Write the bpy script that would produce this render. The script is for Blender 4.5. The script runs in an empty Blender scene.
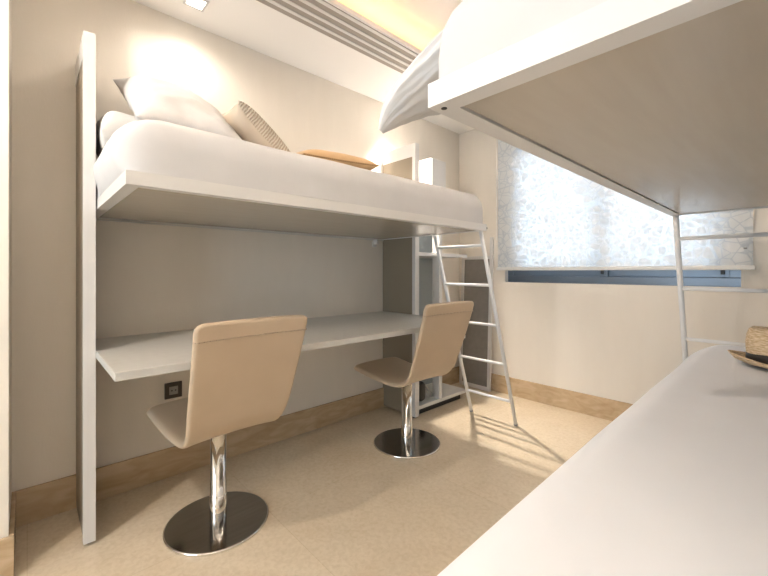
import bpy, bmesh, math, random
from mathutils import Vector, Matrix, Euler, noise
R = math.radians
S = bpy.context.scene
COL = S.collection

# ------------------------------------------------------------------ camera
cd = bpy.data.cameras.new('camera')
cam = bpy.data.objects.new('camera', cd); COL.objects.link(cam)
cam.location = (0, 0, 1.08)
cam.rotation_euler = (R(90), 0, R(47.29))
cd.sensor_fit = 'HORIZONTAL'; cd.sensor_width = 36.0
cd.lens = 382.9 / 768 * 36.0
cd.shift_x = 3.36 / 768
cd.shift_y = -16.68 / 768
cd.clip_start = 0.02
S.camera = cam

# ------------------------------------------------------------------ world, view
W = bpy.data.worlds.new('sky'); S.world = W; W.use_nodes = True
bg = W.node_tree.nodes['Background']
bg.inputs['Color'].default_value = (0.86, 0.94, 1.0, 1)
bg.inputs['Strength'].default_value = 1.45
S.view_settings.view_transform = 'Standard'
S.view_settings.look = 'None'
S.view_settings.gamma = 1.0
S.view_settings.use_curve_mapping = False
S.view_settings.exposure = 2.36

# room dimensions
XW, XR, YF, YN = -2.237, 0.532, 3.112, -2.4      # left wall, right wall, window wall, near wall
ZC, ZU = 2.427, 2.56                              # soffit, tray ceiling
WX0, WX1, WZ0, WZ1 = -1.746, -0.219, 0.985, 2.22  # window opening

# daylight through the window
pl = bpy.data.lights.new('window_daylight', 'AREA'); pl.shape = 'RECTANGLE'
pl.size, pl.size_y = WX1 - WX0, WZ1 - WZ0
pl.cycles.is_portal = True
po = bpy.data.objects.new('window_daylight', pl); COL.objects.link(po)
po.location = ((WX0 + WX1) / 2, YF + 0.2, (WZ0 + WZ1) / 2)
po.rotation_euler = (R(-90), 0, 0)

pl2 = bpy.data.lights.new('door_fill', 'AREA'); pl2.shape = 'RECTANGLE'  # portal for fill light through the added glazed doorway, out of view
pl2.size, pl2.size_y = 1.55, 2.15
pl2.cycles.is_portal = True
po2 = bpy.data.objects.new('door_fill', pl2); COL.objects.link(po2)
po2.location = (-.675, YN - .12, 1.075); po2.rotation_euler = (R(90), 0, 0)

# downlights: x, y, watts, label; the right bunk pair is added unseen fill
LAMPS = [(-2.03, 0.62, 1.9, 'square recessed ceiling downlight above the left bunk pillows'),
         (-2.00, 2.135, 45, 'square recessed ceiling downlight above the foot of the left bunk'),
         (-1.28, -0.74, 14, 'square recessed ceiling downlight behind the camera'),
         (0.20, 0.55, 1, 'added, unseen square recessed fill downlight above the near end of the right bunk'),
         (0.20, 2.09, 2, 'added, unseen square recessed fill downlight above the far end of the right bunk')]
WARM = (1.0, 0.895, 0.785)
LED_POWER = 1.6
COVE_FILL_WATTS = 6

# ------------------------------------------------------------------ materials
def mat(name, col, rough=0.5, metal=0.0, spec=0.5, coat=0.0):
    m = bpy.data.materials.new(name); m.use_nodes = True
    b = m.node_tree.nodes['Principled BSDF']
    b.inputs['Base Color'].default_value = (*col, 1)
    b.inputs['Roughness'].default_value = rough
    b.inputs['Metallic'].default_value = metal
    b.inputs['Specular IOR Level'].default_value = spec
    b.inputs['Coat Weight'].default_value = coat
    return m
def nodes(m): return m.node_tree.nodes, m.node_tree.links, m.node_tree.nodes['Principled BSDF']
def noisy(m, c1, c2, scale, detail=6, bump=0.0, stretch=(1, 1, 1), dist=0.0, bscale=None, lo=0.3, hi=0.7):
    n, l, b = nodes(m)
    tc = n.new('ShaderNodeTexCoord'); mp = n.new('ShaderNodeMapping')
    mp.inputs['Scale'].default_value = stretch
    l.new(tc.outputs['Object'], mp.inputs['Vector'])
    t = n.new('ShaderNodeTexNoise'); t.inputs['Scale'].default_value = scale
    t.inputs['Detail'].default_value = detail; t.inputs['Distortion'].default_value = dist
    l.new(mp.outputs['Vector'], t.inputs['Vector'])
    r = n.new('ShaderNodeValToRGB')
    r.color_ramp.elements[0].position = lo; r.color_ramp.elements[1].position = hi
    r.color_ramp.elements[0].color = (*c1, 1); r.color_ramp.elements[1].color = (*c2, 1)
    l.new(t.outputs['Fac'], r.inputs['Fac']); l.new(r.outputs['Color'], b.inputs['Base Color'])
    if bump:
        t2 = n.new('ShaderNodeTexNoise'); t2.inputs['Scale'].default_value = bscale or scale
        l.new(mp.outputs['Vector'], t2.inputs['Vector'])
        bp = n.new('ShaderNodeBump'); bp.inputs['Strength'].default_value = bump; bp.inputs['Distance'].default_value = 0.01
        l.new(t2.outputs['Fac'], bp.inputs['Height']); l.new(bp.outputs['Normal'], b.inputs['Normal'])
    return m

M = {}
M['wall'] = noisy(mat('wallpaper', (.6, .5, .4), .8, spec=.2), (.79, .735, .655), (.81, .755, .675), 14, 8, bump=.06, stretch=(1, 1, .25), bscale=180)
M['ceil'] = mat('ceiling_paint', (.92, .90, .87), .85, spec=.2)
M['white'] = mat('white_lacquer', (.69, .675, .655), .32)
M['whitem'] = mat('white_metal', (.80, .80, .80), .3)
M['slot'] = mat('vent_shadow_grey', (.36, .325, .29), .7)
M['grey'] = noisy(mat('grey_laminate', (.3, .3, .3), .2, spec=.6), (.48, .43, .36), (.51, .46, .39), 40, 4, stretch=(1, .1, 1))
M['greyside'] = mat('grey_side_laminate', (.27, .225, .165), .4)
M['desk'] = noisy(mat('desk_laminate', (.5, .5, .48), .28), (.56, .545, .51), (.60, .585, .55), 30, 4)
M['linen'] = noisy(mat('white_linen', (.76, .75, .74), .8, spec=.15), (.60, .59, .59), (.63, .62, .62), 8, 3, bump=.10, bscale=6)
M['duvet'] = noisy(mat('duvet_cotton', (.86, .86, .86), .8, spec=.15), (.87, .89, .93), (.89, .91, .95), 6, 3, bump=.06, bscale=5)
M['linenp'] = noisy(mat('pillow_cotton', (.86, .84, .82), .8, spec=.15), (.62, .605, .595), (.67, .655, .645), 8, 3, bump=.5, bscale=9, dist=1.5)
M['greycot'] = noisy(mat('grey_cotton', (.5, .5, .48), .85, spec=.15), (.66, .65, .63), (.70, .69, .67), 10, 3, bump=.2, bscale=12)
M['leather'] = noisy(mat('beige_leather', (.5, .4, .3), .42, spec=.4), (.55, .43, .305), (.59, .465, .335), 6, 4, bump=.12, bscale=420)
M['leathers'] = mat('leather_stitch', (.46, .36, .26), .5)
M['chrome'] = mat('chrome', (.82, .81, .79), .07, 1.0)
M['steel'] = noisy(mat('dark_polished_steel', (.2, .2, .2), .14, 1.0), (.30, .285, .27), (.34, .325, .31), 60, 3, stretch=(1, .08, 1))
M['black'] = mat('black_plastic', (.02, .018, .016), .4)
M['socket'] = mat('socket_grey', (.30, .29, .27), .35)
M['outlet'] = mat('outlet_brown', (.045, .032, .024), .3)
M['frame'] = mat('window_aluminium', (.15, .18, .22), .28, .35)
M['mirror'] = noisy(mat('grey_board', (.2, .19, .17), .25, spec=.5), (.25, .225, .20), (.28, .255, .225), 20, 4)
M['bluegrey'] = mat('blue_grey_board', (.33, .37, .38), .35)
M['tan'] = noisy(mat('tan_satin', (.5, .33, .17), .45, spec=.4), (.55, .36, .185), (.62, .42, .23), 6, 3, bump=.15, bscale=14)
M['tand'] = mat('tan_piping', (.42, .26, .12), .6)
M['bar'] = mat('blind_bar', (.80, .79, .77), .45)
M['cord'] = mat('cord_grey', (.3, .3, .3), .5)

# marble floor: clouded beige stone slabs with tight joints
m = M['floor'] = mat('marble_floor', (.6, .5, .35), .065, spec=.65)
n, l, b = nodes(m)
tc = n.new('ShaderNodeTexCoord')
t1 = n.new('ShaderNodeTexNoise'); t1.inputs['Scale'].default_value = 2.2; t1.inputs['Detail'].default_value = 12; t1.inputs['Distortion'].default_value = 1.2; t1.inputs['Roughness'].default_value = .62
t2 = n.new('ShaderNodeTexNoise'); t2.inputs['Scale'].default_value = 55; t2.inputs['Detail'].default_value = 8; t2.inputs['Distortion'].default_value = .6
l.new(tc.outputs['Object'], t1.inputs['Vector']); l.new(tc.outputs['Object'], t2.inputs['Vector'])
r1 = n.new('ShaderNodeValToRGB'); r1.color_ramp.elements[0].position = .3; r1.color_ramp.elements[1].position = .72
r1.color_ramp.elements[0].color = (.70, .58, .425, 1); r1.color_ramp.elements[1].color = (.79, .68, .525, 1)
r2 = n.new('ShaderNodeValToRGB'); r2.color_ramp.elements[0].position = .32; r2.color_ramp.elements[1].position = .62
r2.color_ramp.elements[0].color = (.90, .88, .84, 1); r2.color_ramp.elements[1].color = (1, 1, 1, 1)
l.new(t1.outputs['Fac'], r1.inputs['Fac']); l.new(t2.outputs['Fac'], r2.inputs['Fac'])
mx = n.new('ShaderNodeMix'); mx.data_type = 'RGBA'; mx.blend_type = 'MULTIPLY'; mx.inputs[0].default_value = 1
l.new(r1.outputs['Color'], mx.inputs[6]); l.new(r2.outputs['Color'], mx.inputs[7])
br = n.new('ShaderNodeTexBrick'); br.inputs['Scale'].default_value = 1; br.offset = 0
br.inputs['Brick Width'].default_value = .80; br.inputs['Row Height'].default_value = .80; br.inputs['Mortar Size'].default_value = .0015
br.inputs['Color1'].default_value = (1, 1, 1, 1); br.inputs['Color2'].default_value = (.97, .97, .97, 1); br.inputs['Mortar'].default_value = (.86, .84, .8, 1)
l.new(tc.outputs['Object'], br.inputs['Vector'])
mx2 = n.new('ShaderNodeMix'); mx2.data_type = 'RGBA'; mx2.blend_type = 'MULTIPLY'; mx2.inputs[0].default_value = 1
l.new(mx.outputs[2], mx2.inputs[6]); l.new(br.outputs['Color'], mx2.inputs[7]); l.new(mx2.outputs[2], b.inputs['Base Color'])
M['stone'] = noisy(mat('marble_skirting', (.6, .45, .3), .22), (.46, .33, .19), (.62, .47, .31), 9, 10, stretch=(1, .6, 2.2), dist=1.0)

# straw for the hat
m = M['straw'] = mat('straw', (.55, .40, .23), .7, spec=.2)
n, l, b = nodes(m)
tc = n.new('ShaderNodeTexCoord'); wv = n.new('ShaderNodeTexNoise'); wv.inputs['Scale'].default_value = 60
mp = n.new('ShaderNodeMapping'); mp.inputs['Scale'].default_value = (1, 1, 6)
l.new(tc.outputs['Object'], mp.inputs['Vector']); l.new(mp.outputs['Vector'], wv.inputs['Vector'])
rr = n.new('ShaderNodeValToRGB'); rr.color_ramp.elements[0].position = .35; rr.color_ramp.elements[1].position = .65
rr.color_ramp.elements[0].color = (.52, .36, .20, 1); rr.color_ramp.elements[1].color = (.80, .65, .46, 1)
l.new(wv.outputs['Fac'], rr.inputs['Fac']); l.new(rr.outputs['Color'], b.inputs['Base Color'])
bp = n.new('ShaderNodeBump'); bp.inputs['Strength'].default_value = .5; bp.inputs['Distance'].default_value = .003
l.new(wv.outputs['Fac'], bp.inputs['Height']); l.new(bp.outputs['Normal'], b.inputs['Normal'])

# ribbed knit cushion
m = M['knit'] = mat('ribbed_knit', (.5, .42, .33), .85, spec=.15)
n, l, b = nodes(m)
tc = n.new('ShaderNodeTexCoord'); mp = n.new('ShaderNodeMapping'); mp.inputs['Rotation'].default_value = (0, 0, R(0))
l.new(tc.outputs['Object'], mp.inputs['Vector'])
wv = n.new('ShaderNodeTexWave'); wv.bands_direction = 'Y'; wv.inputs['Scale'].default_value = 26; wv.inputs['Distortion'].default_value = 2.2; wv.inputs['Detail'].default_value = 3; wv.inputs['Detail Scale'].default_value = 3
l.new(mp.outputs['Vector'], wv.inputs['Vector'])
rr = n.new('ShaderNodeValToRGB'); rr.color_ramp.elements[0].color = (.43, .36, .28, 1); rr.color_ramp.elements[1].color = (.64, .57, .48, 1)
l.new(wv.outputs['Fac'], rr.inputs['Fac']); l.new(rr.outputs['Color'], b.inputs['Base Color'])
bp = n.new('ShaderNodeBump'); bp.inputs['Strength'].default_value = .6; bp.inputs['Distance'].default_value = .006
l.new(wv.outputs['Fac'], bp.inputs['Height']); l.new(bp.outputs['Normal'], b.inputs['Normal'])
M['knitback'] = mat('plain_beige_cotton', (.56, .47, .37), .85, spec=.15)

def emit(name, col, s):
    m = bpy.data.materials.new(name); m.use_nodes = True
    n = m.node_tree.nodes; n.remove(n['Principled BSDF'])
    e = n.new('ShaderNodeEmission'); e.inputs['Color'].default_value = (*col, 1); e.inputs['Strength'].default_value = s
    m.node_tree.links.new(e.outputs[0], n['Material Output'].inputs[0])
    return m
M['lens'] = emit('lamp_lens', (1, .93, .82), 6)
M['led'] = emit('amber_led', (1, .47, .14), LED_POWER)

# thin window glass
m = M['glass'] = bpy.data.materials.new('window_glass'); m.use_nodes = True
n = m.node_tree.nodes; l = m.node_tree.links; n.remove(n['Principled BSDF'])
tr = n.new('ShaderNodeBsdfTransparent'); tr.inputs[0].default_value = (.93, .97, 1, 1)
gl = n.new('ShaderNodeBsdfGlossy'); gl.inputs['Roughness'].default_value = .02
fr = n.new('ShaderNodeFresnel'); fr.inputs['IOR'].default_value = 1.45
mi = n.new('ShaderNodeMixShader')
l.new(fr.outputs[0], mi.inputs[0]); l.new(tr.outputs[0], mi.inputs[1]); l.new(gl.outputs[0], mi.inputs[2]); l.new(mi.outputs[0], n['Material Output'].inputs[0])

# sheer blind cloth with a crackled web of denser threads
m = M['blind'] = bpy.data.materials.new('crackle_blind_cloth'); m.use_nodes = True
n = m.node_tree.nodes; l = m.node_tree.links; n.remove(n['Principled BSDF'])
tc = n.new('ShaderNodeTexCoord')
def web(scale, off, w, stretch):
    mp = n.new('ShaderNodeMapping'); mp.inputs['Location'].default_value = off; mp.inputs['Scale'].default_value = stretch
    l.new(tc.outputs['Object'], mp.inputs['Vector'])
    v = n.new('ShaderNodeTexVoronoi'); v.feature = 'DISTANCE_TO_EDGE'; v.inputs['Scale'].default_value = scale
    v.voronoi_dimensions = '3D'
    l.new(mp.outputs['Vector'], v.inputs['Vector'])
    mr = n.new('ShaderNodeMapRange'); mr.inputs['From Min'].default_value = w * .45; mr.inputs['From Max'].default_value = w
    mr.inputs['To Min'].default_value = 1; mr.inputs['To Max'].default_value = 0
    l.new(v.outputs['Distance'], mr.inputs['Value'])
    return mr.outputs[0]
a1 = web(16, (0, 0, 0), .055, (1, .0, .9)); a2 = web(10, (3.3, 0, 1.7), .036, (.75, .0, 1.1))
mxm = n.new('ShaderNodeMath'); mxm.operation = 'MAXIMUM'; l.new(a1, mxm.inputs[0]); l.new(a2, mxm.inputs[1])
def cloth(trans, tcol, dcol, mixd, clear):
    t = n.new('ShaderNodeBsdfTranslucent'); t.inputs[0].default_value = (*tcol, 1)
    d = n.new('ShaderNodeBsdfDiffuse'); d.inputs[0].default_value = (*dcol, 1)
    x = n.new('ShaderNodeMixShader'); x.inputs[0].default_value = mixd
    l.new(t.outputs[0], x.inputs[1]); l.new(d.outputs[0], x.inputs[2])
    p = n.new('ShaderNodeBsdfTransparent'); p.inputs[0].default_value = (1, 1, 1, 1)
    y = n.new('ShaderNodeMixShader'); y.inputs[0].default_value = clear
    l.new(x.outputs[0], y.inputs[1]); l.new(p.outputs[0], y.inputs[2])
    return y
base = cloth(0, (.37, .45, .535), (.88, .89, .89), .80, .01)
line = cloth(0, (.80, .82, .84), (.50, .56, .62), .56, .0)
mi = n.new('ShaderNodeMixShader'); l.new(mxm.outputs[0], mi.inputs[0]); l.new(base.outputs[0], mi.inputs[1]); l.new(line.outputs[0], mi.inputs[2])
l.new(mi.outputs[0], n['Material Output'].inputs[0])

# ------------------------------------------------------------------ mesh helpers
def link(name, me, m=None, parent=None, smooth=False):
    o = bpy.data.objects.new(name, me); COL.objects.link(o)
    for x in (m if isinstance(m, (list, tuple)) else [m]):
        if x: me.materials.append(x)
    if parent: o.parent = parent
    if smooth:
        for p in me.polygons: p.use_smooth = True
    return o
def obj(name, bm, m=None, parent=None, smooth=False, bevel=0, seg=2):
    bmesh.ops.recalc_face_normals(bm, faces=bm.faces)
    me = bpy.data.meshes.new(name); bm.to_mesh(me); bm.free()
    o = link(name, me, m, parent, smooth)
    if bevel:
        md = o.modifiers.new('bevel', 'BEVEL'); md.width = bevel; md.segments = seg; md.limit_method = 'ANGLE'; md.angle_limit = R(40)
    return o
def box(bm, x0, x1, y0, y1, z0, z1, mi=0):
    vs = [bm.verts.new(p) for p in ((x0, y0, z0), (x1, y0, z0), (x1, y1, z0), (x0, y1, z0), (x0, y0, z1), (x1, y0, z1), (x1, y1, z1), (x0, y1, z1))]
    for f in ((3, 2, 1, 0), (4, 5, 6, 7), (0, 1, 5, 4), (1, 2, 6, 5), (2, 3, 7, 6), (3, 0, 4, 7)):
        bm.faces.new([vs[i] for i in f]).material_index = mi
    return vs
def BX(*boxes):
    bm = bmesh.new()
    for q in boxes: box(bm, *q)
    return bm
def tube(bm, a, b, r, seg=14, r2=None):
    a, b = Vector(a), Vector(b); d = b - a
    mt = Matrix.Translation((a + b) / 2) @ d.to_track_quat('Z', 'Y').to_matrix().to_4x4()
    bmesh.ops.create_cone(bm, cap_ends=True, segments=seg, radius1=r, radius2=r if r2 is None else r2, depth=d.length, matrix=mt)
def TB(*tubes, seg=14):
    bm = bmesh.new()
    for t in tubes: tube(bm, *t, seg=seg)
    return bm
def lathe(prof, seg=48):
    bm = bmesh.new(); rings = []
    for r, z in prof:
        rings.append([bm.verts.new((r * math.cos(2 * math.pi * i / seg), r * math.sin(2 * math.pi * i / seg), z)) for i in range(seg)] if r > 1e-6 else [bm.verts.new((0, 0, z))])
    for p, q in zip(rings, rings[1:]):
        for i in range(seg):
            j = (i + 1) % seg
            if len(p) == 1 and len(q) == 1: continue
            if len(p) == 1: bm.faces.new((p[0], q[j], q[i]))
            elif len(q) == 1: bm.faces.new((p[i], p[j], q[0]))
            else: bm.faces.new((p[i], p[j], q[j], q[i]))
    return bm
def soft_box(x0, x1, y0, y1, z0, z1, r, cuts, amp=0.0, seed=0, freq=3.0, flat=False):
    """a rounded block of bedding, its faces finely divided and slightly uneven; flat leaves the lower edge square"""
    if not isinstance(r, tuple): r = (r, r, r)
    bm = bmesh.new()
    bmesh.ops.create_cube(bm, size=2)
    bmesh.ops.subdivide_edges(bm, edges=bm.edges, cuts=cuts, use_grid_fill=True)
    c = Vector(((x0 + x1) / 2, (y0 + y1) / 2, (z0 + z1) / 2)); h = Vector(((x1 - x0) / 2, (y1 - y0) / 2, (z1 - z0) / 2))
    for v in bm.verts:
        p = Vector([math.copysign(1 - (1 - abs(k)) ** 1.35, k) for k in v.co])     # divisions crowd towards the edges
        q = Vector([p[i] * h[i] for i in range(3)])
        inn = Vector([max(-h[i] + (0 if flat and i == 2 else r[i]), min(h[i] - r[i], q[i])) for i in range(3)])
        d = q - inn; e = Vector([d[i] / r[i] for i in range(3)])
        nv = Vector((0, 0, 1))
        if e.length > 1e-7:
            nv = e.normalized(); q = inn + Vector([nv[i] * r[i] for i in range(3)])
        w = c + q
        if amp: w = w + nv * amp * noise.noise(w * freq + Vector((seed, seed, 0)))
        v.co = w
    return bm
def tag(o, label, cat, group=None, kind=None):
    o['label'] = label; o['category'] = cat
    if group: o['group'] = group
    if kind: o['kind'] = kind
    return o
def thing(name, label, cat, loc=(0, 0, 0), rot=(0, 0, 0), group=None):
    o = bpy.data.objects.new(name, None); COL.objects.link(o)
    o.empty_display_size = .1; o.location = loc; o.rotation_euler = rot
    return tag(o, label, cat, group)
def struct(name, bm, m, parent=None, **k):
    o = obj(name, bm, m, parent, **k)
    if not parent: o['kind'] = 'structure'
    return o
def copy_tree(o, parent=None):
    c = o.copy(); COL.objects.link(c)
    if parent: c.parent = parent
    for ch in list(o.children): copy_tree(ch, c)
    return c

# ------------------------------------------------------------------ room shell
struct('floor', BX((XW - .1, XR + .1, YN - .1, YF + .2, -.06, 0)), M['floor'])
struct('wall_left', BX((XW - .1, XW, YN - .1, YF + .2, 0, ZU + .05)), M['wall'])
struct('wall_right', BX((XR, XR + .1, YN - .1, YF + .2, 0, ZU + .05)), M['wall'])
DX0, DX1, DZ = -1.45, .10, 2.15                    # glazed doorway added behind the camera to let in fill light
struct('wall_near', BX((XW, DX0, YN - .1, YN, 0, ZU + .05), (DX1, XR, YN - .1, YN, 0, ZU + .05), (DX0, DX1, YN - .1, YN, DZ, ZU + .05)), M['wall'])
dr = struct('added_door_1', BX((DX0, DX0 + .06, YN - .09, YN - .03, 0, DZ), (DX1 - .06, DX1, YN - .09, YN - .03, 0, DZ), (DX0 + .06, DX1 - .06, YN - .09, YN - .03, DZ - .06, DZ), (DX0 + .06, DX1 - .06, YN - .09, YN - .03, 0, .06),
                         ((DX0 + DX1) / 2 - .04, (DX0 + DX1) / 2 + .04, YN - .09, YN - .03, .06, DZ - .06)), M['white'], bevel=.003)
for a, b_ in ((DX0 + .06, (DX0 + DX1) / 2 - .04), ((DX0 + DX1) / 2 + .04, DX1 - .06)):
    obj('pane', BX((a, b_, YN - .063, YN - .057, .06, DZ - .06)), M['glass'], dr)
struct('wall_return', BX((XW, -1.872, YN, -.048, 0, ZC)), M['wall'])
struct('wall_far', BX((XW, WX0, YF, YF + .16, 0, ZU + .05), (WX1, XR, YF, YF + .16, 0, ZU + .05),
                      (WX0, WX1, YF, YF + .16, 0, WZ0), (WX0, WX1, YF, YF + .16, WZ1, ZU + .05)), M['wall'])
TX0, TX1, TY0, TY1 = -1.575, -.13, -1.55, 2.62
struct('ceiling', BX((XW, XR, YN, YF, ZU, ZU + .05),
                     (XW, TX0, YN, YF, ZC, ZC + .025), (TX1, XR, YN, YF, ZC, ZC + .025),
                     (TX0, TX1, YN, TY0, ZC, ZC + .025), (TX0, TX1, TY1, YF, ZC, ZC + .025)), M['ceil'])
ZB = .152
struct('baseboard_left', BX((XW, XW + .014, -.048, YF, 0, ZB)), M['stone'], bevel=.002)
struct('baseboard_far', BX((XW + .014, XR, YF - .014, YF, 0, ZB)), M['stone'], bevel=.002)
struct('baseboard_return', BX((XW + .014, -1.872, -.048, -.034, 0, ZB), (-1.872, -1.858, YN, -.034, 0, ZB)), M['stone'], bevel=.002)

# window: two sliding sashes in a dark frame
f = .055; YG = YF + .05
wn = struct('window_1', BX((WX0, WX1, YG, YG + .09, WZ0, WZ0 + f), (WX0, WX1, YG, YG + .09, WZ1 - f, WZ1),
                           (WX0, WX0 + f, YG, YG + .09, WZ0 + f, WZ1 - f), (WX1 - f, WX1, YG, YG + .09, WZ0 + f, WZ1 - f)), M['frame'], bevel=.003)
xm = (WX0 + WX1) / 2
for (a, b_, y) in ((WX0 + f, xm + .035, YG + .012), (xm - .035, WX1 - f, YG + .050)):
    z0, z1 = WZ0 + f, WZ1 - f; s = .07
    sh = obj('sash', BX((a, b_, y, y + .032, z0, z0 + s), (a, b_, y, y + .032, z1 - s, z1), (a, a + s, y, y + .032, z0 + s, z1 - s), (b_ - s, b_, y, y + .032, z0 + s, z1 - s)), M['frame'], wn, bevel=.003)
    obj('pane', BX((a + s, b_ - s, y + .012, y + .018, z0 + s, z1 - s)), M['glass'], sh)
    obj('latch', BX((b_ - .045, b_ - .025, y - .012, y, z0 + .02, z0 + .12)), M['black'], sh, bevel=.003)
obj('sill', BX((WX0, WX1, YF + .002, YG, WZ0, WZ0 + .003)), M['frame'], wn)

# roller blind
rb = thing('roller_blind', 'sheer white roller blind with a crackled web pattern, hanging over the window', 'blind', (-.98, 3.075, 2.30))
bl = bmesh.new()
nx, nz = 40, 30
gv = [[bl.verts.new((-.815 + 1.63 * i / nx, .004 * math.sin(i * .45), -1.19 + 1.165 * j / nz)) for i in range(nx + 1)] for j in range(nz + 1)]
for j in range(nz):
    for i in range(nx): bl.faces.new((gv[j][i], gv[j][i + 1], gv[j + 1][i + 1], gv[j + 1][i]))
obj('blind_cloth', bl, M['blind'], rb, smooth=True)
obj('bottom_bar', BX((-.825, .825, -.010, .010, -1.212, -1.185)), M['bar'], rb, bevel=.004)
obj('roller_tube', TB(((-.82, 0, 0), (.82, 0, 0), .028), seg=24), M['bar'], rb, smooth=False)
for sx in (-1, 1): obj('bracket', BX((sx * .83 - .006, sx * .83 + .006, -.035, .037, -.035, .04)), M['bar'], rb, bevel=.002)
obj('bead_chain', TB(((-.80, -.036, 0), (-.80, -.036, -.95), .002), ((-.80, -.048, 0), (-.80, -.048, -.95), .002)), M['bar'], rb)
obj('chain_clip', BX((.775, .79, -.010, -.004, -1.09, -1.082)), M['cord'], rb)

# slotted air vent in the soffit
sv = thing('slot_vent', 'long slotted white air vent in the ceiling beside the amber cove', 'vent', (0, 0, ZC))
y0, y1 = -1.3, 2.60; vx0, vx1 = -1.812, -1.588
obj('vent_backing', BX((vx0, vx1, y0, y1, -.004, -.001)), M['slot'], sv)
p_ = (vx1 - vx0) / 4
for k in range(4):
    obj('slat', BX((vx0 + p_ * (k + 1) - .021, vx0 + p_ * (k + 1), y0, y1, -.009, -.004)), M['white'], sv, bevel=.002)

# amber strip on the left soffit edge; the right one is added fill
for x0, lab, w, col in ((TX0 - .07, 'amber light strip hidden on the left ceiling cove ledge', .8, (1, .50, .20)), (TX1 + .05, 'added warm white fill strip hidden on the right ceiling cove ledge', COVE_FILL_WATTS, (1, .90, .78))):
    ls = tag(obj('led_strip', BX((x0, x0 + .02, TY0, TY1, ZC + .0252, ZC + .037)), M['led']), lab, 'light strip')
    ld = bpy.data.lights.new('cove_lamp', 'AREA'); ld.shape = 'RECTANGLE'; ld.size = .02; ld.size_y = TY1 - TY0; ld.energy = w; ld.color = col
    lo = bpy.data.objects.new('cove_lamp', ld); COL.objects.link(lo); lo.parent = ls
    lo.location = (x0 + .01, (TY0 + TY1) / 2, ZC + .040); lo.rotation_euler = (R(180), 0, 0)

# downlights
for i, (x, y, w, lab) in enumerate(LAMPS):
    d = thing('downlight', lab, 'ceiling light', (x, y, ZC), group='recessed ceiling downlights')
    s = .048
    obj('trim_ring', BX((-s, s, -s, -s + .012, -.008, -.001), (-s, s, s - .012, s, -.008, -.001), (-s, -s + .012, -s + .012, s - .012, -.008, -.001), (s - .012, s, -s + .012, s - .012, -.008, -.001)), M['white'], d, bevel=.001)
    obj('lens', BX((-s + .012, s - .012, -s + .012, s - .012, -.004, -.001)), M['lens'], d)
    ld = bpy.data.lights.new('downlight_lamp', 'SPOT'); ld.energy = w; ld.color = WARM
    ld.spot_size = R(82 if w == 45 else 160 if y > 0 else 179); ld.spot_blend = .9 if y > 0 else .15; ld.shadow_soft_size = .028
    lo = bpy.data.objects.new('downlight_lamp', ld); COL.objects.link(lo); lo.parent = d; lo.location = (0, 0, -.045)

# ------------------------------------------------------------------ bunks
def bunk(label, xb, xf, y0, y1, zb, panel_x, mat_h, sx, mat_r, name='bunk_bed'):
    """wall bunk between two support panels. xb wall side, xf room side, sx = +1 when the room lies towards +X"""
    t = thing(name, label, 'bunk bed', ((xb + xf) / 2, (y0 + y1) / 2, 0))
    ox, oy = t.location.x, t.location.y
    def L(x0, x1, a, b, z0, z1):
        return (min(x0, x1) - ox, max(x0, x1) - ox, a - oy, b - oy, z0, z1)
    th = .040
    pf = obj('platform', BX(L(xf, xf - sx * .037, y0, y1, zb, zb + th), L(xb, xf - sx * .037, y0, y0 + .037, zb, zb + th), L(xb, xf - sx * .037, y1 - .012, y1, zb, zb + th), L(xb, xb + sx * .02, y0 + .037, y1 - .012, zb, zb + th)), M['white'], t)
    obj('underside_panel', BX(L(xb + sx * .022, xf - sx * .0395, y0 + .0395, y1 - .0145, zb + .004, zb + th - .004)), M['grey'], pf)
    if sx < 0: obj('screw', TB(((xf - sx * .018 - ox, y0 + .02 - oy, zb + .001), (xf - sx * .018 - ox, y0 + .02 - oy, zb - .001), .005)), M['black'], pf)
    # mattress wrapped in its white sheet
    ma = obj('mattress', soft_box(*L(xb + sx * .03, xf - sx * .001, y0 + .001, y1 + .006, zb + th, zb + th + mat_h), mat_r, 30, .006, 1.3, 3.5, True), M['linen'], t, smooth=True)
    if sx > 0:
        for v in ma.data.vertices:        # the sheet bellies out over the near end, in front of the panel
            x = v.co.x + ox; z = v.co.z - zb - th
            b = max(0, min(1, (x + 1.86) / .12)) * max(0, min(1, (-1.25 - x) / .10)) * max(0, math.sin(math.pi * max(0, min(1, z / .175)))) ** .8
            if v.co.y + oy < y0 + .10: v.co.y -= .030 * b
    # support panels at both ends
    for k, (a, b) in enumerate(((y0 - .044, y0 - .005), (y1 + .012, y1 + .054))):
        sp = obj('side_panel', BX(L(xb - sx * .004, panel_x - sx * .002, a + .003, b - .003, .014, 2.012)), M['greyside'], t, bevel=.002)
        obj('edge_band', BX(L(panel_x - sx * .002, panel_x, a, b, .012, 2.02), L(xb - sx * .004, panel_x - sx * .002, a, b, 2.012, 2.02),
                            L(panel_x - sx * .03, panel_x - sx * .002, a, a + .003, .012, 2.012), L(panel_x - sx * .03, panel_x - sx * .002, b - .003, b, .012, 2.012), L(xb - sx * .004, panel_x - sx * .03, a, a + .003, 1.925, 2.012), L(xb - sx * .004, panel_x - sx * .03, b - .003, b, 1.925, 2.012)), M['white'], sp)
        obj('foot', TB(((panel_x - sx * .03 - ox, (a + b) / 2 - oy, 0.0005), (panel_x - sx * .03 - ox, (a + b) / 2 - oy, .014), .014)), M['black'], sp)
    obj('hook', BX(L(xb - sx * .01 + sx * .1, xb + sx * .14, y0 - .002, y0 + .016, 1.90, 1.94)), M['socket'], t, bevel=.003)
    return t
LB = bunk('white wall bunk above the grey desk, between two tall narrow panels', -2.231, -1.284, .205, 2.07, 1.328, -1.883, .178, 1, (.05, .10, .10))
ox, oy = LB.location.x, LB.location.y
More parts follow.
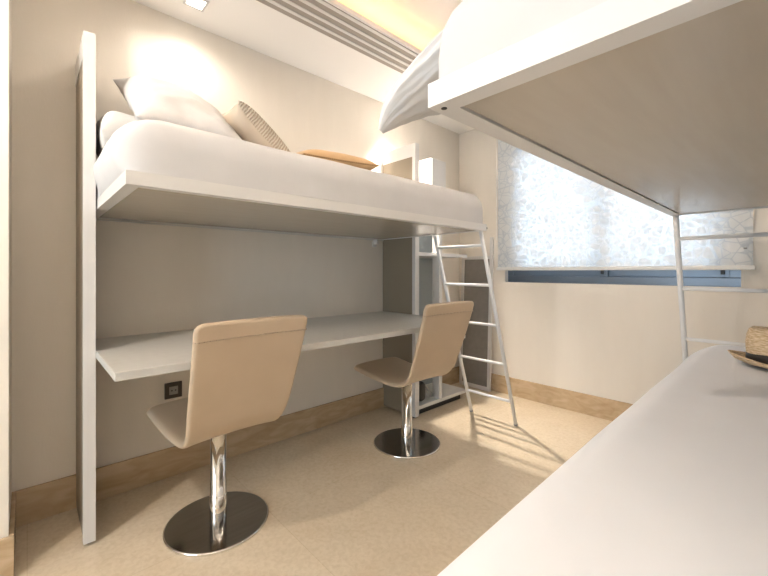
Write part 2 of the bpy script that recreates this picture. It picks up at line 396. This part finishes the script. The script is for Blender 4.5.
obj('rail', TB(((-2.222 - ox, .21 - oy, 1.322), (-2.222 - ox, 2.08 - oy, 1.322), .003)), M['white'], LB)
obj('latch', BX((-2.236 - ox, -2.19 - ox, 1.98 - oy, 2.0 - oy, 1.29, 1.325), (-2.236 - ox, -2.225 - ox, 1.97 - oy, 2.01 - oy, 1.27, 1.31)), M['white'], LB, bevel=.003)
obj('bolt', TB(((-1.292 - ox, 2.069 - oy, 1.345), (-1.292 - ox, 2.077 - oy, 1.345), .009)), M['black'], LB)
RB = bunk('white wall bunk with grey underside, overhead on the right above the lower bed', .524, -.417, .493, 2.34, 1.353, .05, .125, -1, (.05, .03, .09))

# desk top
dk = thing('desk', 'long pale grey wall desk under the left bunk', 'desk', (-1.83, 1.15, .735))
obj('desk_top', BX((-2.236 + 1.83, -1.437 + 1.83, .2005 - 1.15, 2.081 - 1.15, 0, .028)), M['desk'], dk, bevel=.002)
obj('desk_bracket', BX((-2.236 + 1.83, -1.95 + 1.83, -.93, -.91, -.03, 0)), M['white'], dk)
obj('desk_bracket', BX((-2.236 + 1.83, -1.95 + 1.83, .89, .91, -.03, 0)), M['white'], dk)

# power outlet
po_ = thing('power_outlet', 'dark brown square power outlet on the wall under the desk', 'outlet', (XW, .568, .452))
obj('cover_plate', BX((.0005, .010, -.042, .042, -.042, .042)), M['outlet'], po_, bevel=.003)
obj('socket', BX((.010, .013, -.021, .021, -.021, .021)), M['socket'], po_, bevel=.002)
for q in (-.009, .009): obj('socket_hole', TB(((.0129, q, 0), (.0136, q, 0), .004), seg=10), M['black'], po_)

# ------------------------------------------------------------------ ladders
def ladder(label, x0, x1, ytop, yfoot, ztop):
    t = thing('bunk_ladder', label, 'ladder', ((x0 + x1) / 2, yfoot, 0), group='white bunk ladders')
    ox, oy = t.location.x, t.location.y
    def P(x, z): return Vector((x - ox, ytop + (yfoot - ytop) * (1 - z / ztop) - oy, z))
    for x in (x0, x1):
        rl = obj('rail', TB((P(x, .012), P(x, ztop), .0125), seg=16), M['whitem'], t, smooth=False, bevel=.0)
        for p in rl.data.polygons: p.use_smooth = len(p.vertices) == 4
        obj('rubber_foot', TB((P(x, .0015), P(x, .016), .014), seg=16), M['cord'], rl)
        obj('end_cap', TB((P(x, ztop), P(x, ztop) + Vector((0, 0, .006)), .009), seg=12), M['black'], rl)
        obj('hook', BX((x - ox - .008, x - ox + .008, P(x, ztop).y - .035, P(x, ztop).y + .004, ztop - .006, ztop)), M['whitem'], rl)
    for z in (.180, .452, .722, .990, 1.243):
        rg = obj('rung', TB((P(x0, z), P(x1, z), .0095), seg=14), M['whitem'], t)
        for p in rg.data.polygons: p.use_smooth = len(p.vertices) == 4
    return t
ladder('white tubular ladder leaning on the foot of the left bunk', -1.692, -1.327, 2.068, 2.515, 1.335)
ladder('white tubular ladder at the far end of the right bunk', -.402, -.038, 2.357, 2.80, 1.36)

# ------------------------------------------------------------------ corner shelving and its contents
sh = thing('shelving_unit', 'open white corner shelving unit beyond the left bunk', 'shelf', (-2.05, 2.43, 0))
def Q(x0, x1, a, b, z0, z1): return (x0 + 2.05, x1 + 2.05, a - 2.43, b - 2.43, z0, z1)
for z, y1_ in ((.055, 2.735), (.515, 2.72), (1.195, 2.745)):
    obj('shelf', BX(Q(-2.222, -1.89, 2.128, y1_, z, z + .026)), M['white'], sh, bevel=.001)
obj('plinth', BX(Q(-2.2, -1.93, 2.14, 2.70, 0, .055)), M['black'], sh)
for z0, z1 in ((.081, .515), (.541, 1.195), (1.221, 1.44)):
    obj('upright', BX(Q(-1.96, -1.89, 2.37, 2.405, z0, z1)), M['white'], sh, bevel=.001)
    obj('back_panel', BX(Q(-2.222, -2.21, 2.128, 2.68, z0, z1)), M['bluegrey'], sh)
cb = thing('wall_box', 'white closed box fixed to the wall above the corner shelving, behind the left bunk', 'cabinet', (-2.09, 2.43, 1.45))
obj('box_body', BX((-.146, .13, -.08, .10, 0, .53)), M['white'], cb, bevel=.003)
obj('box_door', BX((.13, .142, -.078, .098, .004, .526)), M['white'], cb, bevel=.003)
bag = thing('handbag', 'small black bag with a strap on the bottom shelf behind the far chair', 'bag', (-1.98, 2.215, .0815))
obj('bag_body', soft_box(-.055, .055, -.05, .05, 0, .15, .035, 8), M['black'], bag, smooth=True)
obj('strap', TB(((.03, .03, .13), (.05, .10, .05), .008), ((.05, .10, .05), (.045, .105, .02), .008)), M['cord'], bag)
pl_ = thing('potted_plant', 'small dark potted plant on the middle shelf of the corner unit', 'plant', (-2.02, 2.245, .5415))
obj('pot', lathe([(0, 0), (.035, 0), (.045, .09), (.04, .09), (.036, .08), (0, .08)], 24), M['socket'], pl_, smooth=True)
random.seed(4)
lf = bmesh.new()
for k in range(46):
    a = random.uniform(0, 6.28); e = random.uniform(.3, 1.4); ln = random.uniform(.06, .14)
    d = Vector((math.cos(a) * math.cos(e), math.sin(a) * math.cos(e), math.sin(e))); sd = Vector((-math.sin(a), math.cos(a), 0)) * .012
    b0 = Vector((0, 0, .08)); mid = b0 + d * ln * .6; tip = b0 + d * ln - Vector((0, 0, .01))
    v = [lf.verts.new(q) for q in (b0, mid + sd, tip, mid - sd)]; lf.faces.new(v)
lo_ = obj('foliage', lf, mat('dark_leaf', (.035, .05, .03), .5), pl_)
lo_.modifiers.new('thick', 'SOLIDIFY').thickness = .0015

# white framed grey board leaning in the corner
bd = thing('framed_board', 'tall dark grey board in a white frame leaning on the window wall, behind the ladder', 'board', (-2.02, 3.05, .001), (R(-2.2), 0, 0))
bw = .165
obj('board_panel', BX((-bw + .03, bw - .03, -.006, .006, .035, 1.19)), M['mirror'], bd)
obj('frame_stile', BX((-bw, -bw + .03, -.012, .012, 0, 1.22)), M['white'], bd, bevel=.002)
obj('frame_stile', BX((bw - .03, bw, -.012, .012, 0, 1.39)), M['white'], bd, bevel=.002)
obj('frame_rail', BX((-bw + .03, bw - .03, -.012, .012, 0, .035)), M['white'], bd, bevel=.002)
obj('frame_rail', BX((-bw + .03, bw - .03, -.012, .012, 1.19, 1.22)), M['white'], bd, bevel=.002)

# ------------------------------------------------------------------ chairs (local: seat faces -X)
def chair_shell():
    prof = [(-.295, .466), (-.21, .454), (-.10, .440), (-.02, .431), (.05, .427), (.11, .434), (.16, .458), (.197, .502), (.222, .56), (.248, .635), (.284, .74), (.312, .83), (.332, .906)]
    pts = []
    for i in range(len(prof) - 1):           # Catmull-Rom through the side profile
        p0 = prof[max(i - 1, 0)]; p1 = prof[i]; p2 = prof[i + 1]; p3 = prof[min(i + 2, len(prof) - 1)]
        for k in range(5):
            t = k / 5
            pts.append(tuple(.5 * (2 * p1[a] + (p2[a] - p0[a]) * t + (2 * p0[a] - 5 * p1[a] + 4 * p2[a] - p3[a]) * t * t + (3 * p1[a] - p0[a] - 3 * p2[a] + p3[a]) * t ** 3) for a in (0, 1)))
    pts.append(prof[-1])
    n = len(pts); m = 20; th = .027
    s = [0]
    for i in range(1, n): s.append(s[-1] + math.dist(pts[i], pts[i - 1]))
    tot = s[-1]
    def half(d):
        u = d / tot
        w = .204 - .010 * math.exp(-((u - .42) / .14) ** 2) + .022 * max(0, (u - .45) / .55)
        rc = .024
        for e in (d, tot - d):
            if e < rc: w -= rc - math.sqrt(max(0, rc * rc - (rc - e) ** 2))
        return w
    bm = bmesh.new(); grids = []
    for side in (0, 1):
        g = []
        for i in range(n):
            a = pts[max(i - 1, 0)]; b = pts[min(i + 1, n - 1)]
            tx, tz = b[0] - a[0], b[1] - a[1]; L = math.hypot(tx, tz); nx, nz = tz / L, -tx / L     # outward (under / behind)
            off = 0 if side == 0 else th
            w = half(s[i])
            row = []
            for j in range(m + 1):
                y = -1 + 2 * j / m
                yy = math.copysign(1 - (1 - abs(y)) ** 1.5, y)
                dish = -.012 * (1 - y * y)                  # slight hollow across the width
                round_ = th * .5 * max(0, (abs(y) - .82) / .18) ** 2.2
                o = (off - dish * -1) + (round_ if side == 0 else -round_)
                row.append(bm.verts.new((pts[i][0] + nx * o, yy * w, pts[i][1] + nz * o)))
            g.append(row)
        grids.append(g)
    A, B = grids
    for g in grids:
        for i in range(n - 1):
            for j in range(m): bm.faces.new((g[i][j], g[i + 1][j], g[i + 1][j + 1], g[i][j + 1]))
    for i in range(n - 1):
        for j in (0, m): bm.faces.new((A[i][j], A[i + 1][j], B[i + 1][j], B[i][j]))
    for i in (0, n - 1):
        for j in range(m): bm.faces.new((A[i][j], A[i][j + 1], B[i][j + 1], B[i][j]))
    # seam line across the back
    d = tot - .058; i = max(k for k in range(n) if s[k] <= d)
    seam = [B[i][j].co.copy() for j in range(m + 1)]
    return bm, seam
def chair(label, x, y, rz):
    t = thing('desk_chair', label, 'chair', (x, y, 0), (0, 0, rz), group='beige leather desk chairs')
    bm, seam = chair_shell()
    se = obj('seat_shell', bm, M['leather'], t, smooth=True)
    md = se.modifiers.new('soft', 'SUBSURF'); md.levels = 1; md.render_levels = 1
    sb = bmesh.new()
    for a, b in zip(seam, seam[1:]): tube(sb, a + Vector((.0022, 0, 0)), b + Vector((.0022, 0, 0)), .0022, 8)
    obj('seam', sb, M['leathers'], se, smooth=True)
    bs = obj('base_disc', lathe([(0, .001), (.203, .001), (.207, .004), (.207, .009), (.203, .012), (.03, .013), (0, .013)], 72), M['steel'], t)
    rim = obj('base_rim', lathe([(.2045, .0005), (.2085, .002), (.2085, .010), (.205, .0125), (.2035, .0122)], 72), M['chrome'], bs, smooth=True)
    co = obj('column', lathe([(.0345, .013), (.0345, .12), (.0325, .122), (.0325, .405), (.0, .405)], 40), M['chrome'], t)
    for p in co.data.polygons: p.use_smooth = p.index < 40 * 3 and p.index // 40 != 1
    obj('seat_plate', BX((-.11, .09, -.09, .09, .405, .418)), M['chrome'], t, bevel=.004)
    return t
chair('beige leather swivel chair on a chrome disc base, nearer the camera, beside the wall outlet', -1.690, .606, R(3))
chair('beige leather swivel chair on a chrome disc base, farther down the desk by the ladder', -1.655, 1.752, R(0))

# ------------------------------------------------------------------ pillows and cushions
def pillow_bm(lx, ly, th, pw=3.2, seed=0, wr=.006, n=34, pinch=.06, ex=.5):
    bm = bmesh.new(); gr = []
    for side in (1, -1):
        g = []
        for i in range(n + 1):
            row = []
            for j in range(n + 1):
                u = -1 + 2 * i / n; v = -1 + 2 * j / n
                u = math.copysign(1 - (1 - abs(u)) ** 1.3, u); v = math.copysign(1 - (1 - abs(v)) ** 1.3, v)
                e = max(0, (1 - abs(u) ** pw)) * max(0, (1 - abs(v) ** pw))
                z = th / 2 * e ** ex
                x = lx / 2 * u * (1 - pinch * (1 - v * v)) ; y = ly / 2 * v * (1 - pinch * (1 - u * u))
                p = Vector((x, y, side * z))
                w = wr * min(1, e * 4)
                p.z += side * w * (noise.noise(Vector((x * 11 + seed, y * 11, side * 3.0))) + .6 * noise.noise(Vector((x * 27 + seed, y * 9, side))))
                row.append(bm.verts.new(p))
            g.append(row)
        gr.append(g)
    for g in gr:
        for i in range(n):
            for j in range(n): bm.faces.new((g[i][j], g[i + 1][j], g[i + 1][j + 1], g[i][j + 1]))
    bmesh.ops.remove_doubles(bm, verts=bm.verts, dist=1e-5)
    return bm
def place(o, loc, rot): o.location = loc; o.rotation_euler = rot; return o
# plump white pillow, its near end propped up towards the tall panel
p1 = tag(obj('pillow', pillow_bm(.60, .42, .19, seed=2, wr=.018, pinch=.10, pw=2.6, ex=.55), M['linenp'], smooth=True), 'plump white pillow leaning against the wall at the near end of the left bunk', 'pillow')
place(p1, (-1.86, .495, 1.785), (R(-3), R(32), R(0)))
g1 = tag(obj('pillow', pillow_bm(.36, .20, .20, seed=5, wr=.005, pw=5), M['greycot'], smooth=True), 'pale grey pillow end showing between the tall panel and the plump white pillow', 'pillow')
place(g1, (-2.0, .31, 1.655), (R(-2), R(10), R(0)))
c1 = obj('cushion', pillow_bm(.34, .36, .15, seed=8, wr=.003, pinch=.08), [M['knitback'], M['knit']], smooth=True)
for p in c1.data.polygons:
    if p.center.z > -.012: p.material_index = 1
tag(c1, 'beige ribbed knit cushion leaning against the plump white pillow on the left bunk', 'cushion')
place(c1, (-1.77, .80, 1.705), (R(-37), R(4), R(0)))
c2 = thing('cushion', 'flat tan satin cushion lying on the left bunk beyond the ribbed cushion', 'cushion', (-1.60, 1.10, 1.612), (R(2), R(5), R(-6)))
ca = obj('cushion_body', pillow_bm(.36, .40, .10, seed=11, wr=.003, pw=4), M['tan'], c2, smooth=True)
pb = bmesh.new(); N = 40; ring = []
for k in range(4 * N):
    s_, q = divmod(k, N); u = -1 + 2 * q / N
    a, b = [(u, -1), (1, u), (-u, 1), (-1, -u)][s_]
    ring.append(Vector((.18 * a * (1 - .06 * (1 - b * b)), .20 * b * (1 - .06 * (1 - a * a)), 0)))
for a, b in zip(ring, ring[1:] + ring[:1]): tube(pb, a, b, .004, 8)
obj('piping', pb, M['tand'], c2, smooth=True)

# white pillow drooping over the near corner of the right bunk
def spine_pillow(sp, n=96, m=72):
    """a pillow whose body follows a bent spine: (x, y, z, half thickness, half width) per station"""
    def cr(t):
        k = min(int(t), len(sp) - 2); f = t - k
        P = [sp[max(0, min(len(sp) - 1, k + q))] for q in (-1, 0, 1, 2)]
        return [.5 * (2 * b + (c - a) * f + (2 * a - 5 * b + 4 * c - d) * f * f + (3 * b - a - 3 * c + d) * f ** 3) for a, b, c, d in zip(*P)]
    bm = bmesh.new(); rings = []
    st = [cr((len(sp) - 1) * i / n) for i in range(n + 1)]
    for i, q in enumerate(st):
        a, b = st[max(0, i - 1)], st[min(n, i + 1)]
        tg = Vector((b[0] - a[0], b[1] - a[1], b[2] - a[2])).normalized()
        wd = Vector((0, 1, 0)); wd = (wd - tg * wd.dot(tg)).normalized(); up = tg.cross(wd).normalized()
        if up.z < 0: up = -up
        ring = []
        for j in range(m):
            an = 2 * math.pi * j / m; cx_, sx_ = math.cos(an), math.sin(an)
            cx_ = math.copysign(abs(cx_) ** .9, cx_); sx_ = math.copysign(abs(sx_) ** .8, sx_)
            f = min(1, i / 10) * min(1, (n - i) / 6)
            k = 1 + f * (.17 * noise.noise(Vector((i * .05, an * 2.2, 1.7))) + .11 * noise.noise(Vector((i * .07, an * 6, 5.1))) + .07 * noise.noise(Vector((i * .22, an * 9, 2.2))))
            ring.append(bm.verts.new(Vector(q[:3]) + wd * cx_ * q[4] * k + up * sx_ * q[3] * k))
        rings.append(ring)
    for a, b in zip(rings, rings[1:]):
        for j in range(m): bm.faces.new((a[j], a[(j + 1) % m], b[(j + 1) % m], b[j]))
    bm.faces.new(rings[0]); bm.faces.new(rings[-1])
    return bm
dp = spine_pillow([(.20, .76, 1.575, .012, .20), (.12, .75, 1.585, .055, .24), (-.08, .72, 1.598, .08, .24), (-.28, .78, 1.565, .055, .23), (-.380, .70, 1.528, .040, .17), (-.440, .635, 1.486, .034, .11), (-.500, .585, 1.445, .030, .065), (-.546, .550, 1.405, .020, .036), (-.574, .53, 1.366, .005, .008)])
o = tag(obj('pillow', dp, M['linenp'], smooth=True), 'white pillow drooping over the near corner of the right bunk', 'pillow')

# ------------------------------------------------------------------ lower bed, duvet, hat
lb = thing('lower_bed', 'white bed under the right bunk, its frame and mattress covered by the duvet', 'bed', (.10, 1.22, 0))
obj('bed_frame', BX((-.34, .38, -1.04, 1.04, .12, .34)), M['white'], lb, bevel=.004)
for sx in (-.31, .34):
    for sy in (-.95, .95): obj('leg', BX((sx - .03, sx + .03, sy - .03, sy + .03, 0, .12)), M['white'], lb)
obj('mattress', soft_box(-.35, .38, -1.05, 1.05, .341, .70, .05, 10), M['linen'], lb, smooth=True)
db = soft_box(-.322, .50, .06, 2.33, .30, .765, .10, 44, .008, 4.2, 2.2)
bmesh.ops.delete(db, geom=[f for f in db.faces if f.calc_center_median().z < .302], context='FACES')
for v in db.verts:
    if v.co.x < .3: v.co.x += .010 * (1.9 - v.co.y) * (.3 - v.co.x) / .6
    k = max(0, v.co.y - 1.95) / .38 * max(0, .12 - v.co.x) / .45      # the far corner falls away
    v.co.x += .07 * k * k; v.co.y -= .05 * k * k
dv = tag(obj('duvet', db, M['duvet'], smooth=True), 'smooth white duvet spread over the lower right bed, under the straw hat', 'duvet')

ht = thing('straw_hat', 'straw trilby hat with a dark band lying on the white duvet', 'hat', (-.030, 1.80, .772), (0, 0, R(20)))
def hat_body():
    seg = 64
    prof = [(.131, .024), (.128, .020), (.116, .008), (.100, .004), (.088, .006), (.083, .012), (.081, .03), (.079, .06), (.076, .088), (.071, .106), (.063, .115), (.048, .110), (.034, .096), (.018, .088), (0, .086)]
    bm = lathe(prof, seg)
    for v in bm.verts:
        r = math.hypot(v.co.x, v.co.y)
        if r > .09:      # brim dips front and back, lifts at the sides
            v.co.z += .012 * (r - .09) / .045 * math.cos(2 * math.atan2(v.co.y, v.co.x))
        elif v.co.z > .05:
            v.co.x *= 1.06
            v.co.z += .010 * (v.co.x / .08) ** 2 - (.008 if r < .06 and abs(v.co.y) < .03 else 0)
    return bm
hb = obj('hat_body', hat_body(), M['straw'], ht, smooth=True)
sd = hb.modifiers.new('thick', 'SOLIDIFY'); sd.thickness = .003; sd.offset = 1
bm = lathe([(.0865, .013), (.0855, .022), (.0842, .040)], 64)
hbnd = obj('hat_band', bm, M['black'], ht, smooth=True); hbnd.modifiers.new('thick', 'SOLIDIFY').thickness = .0015
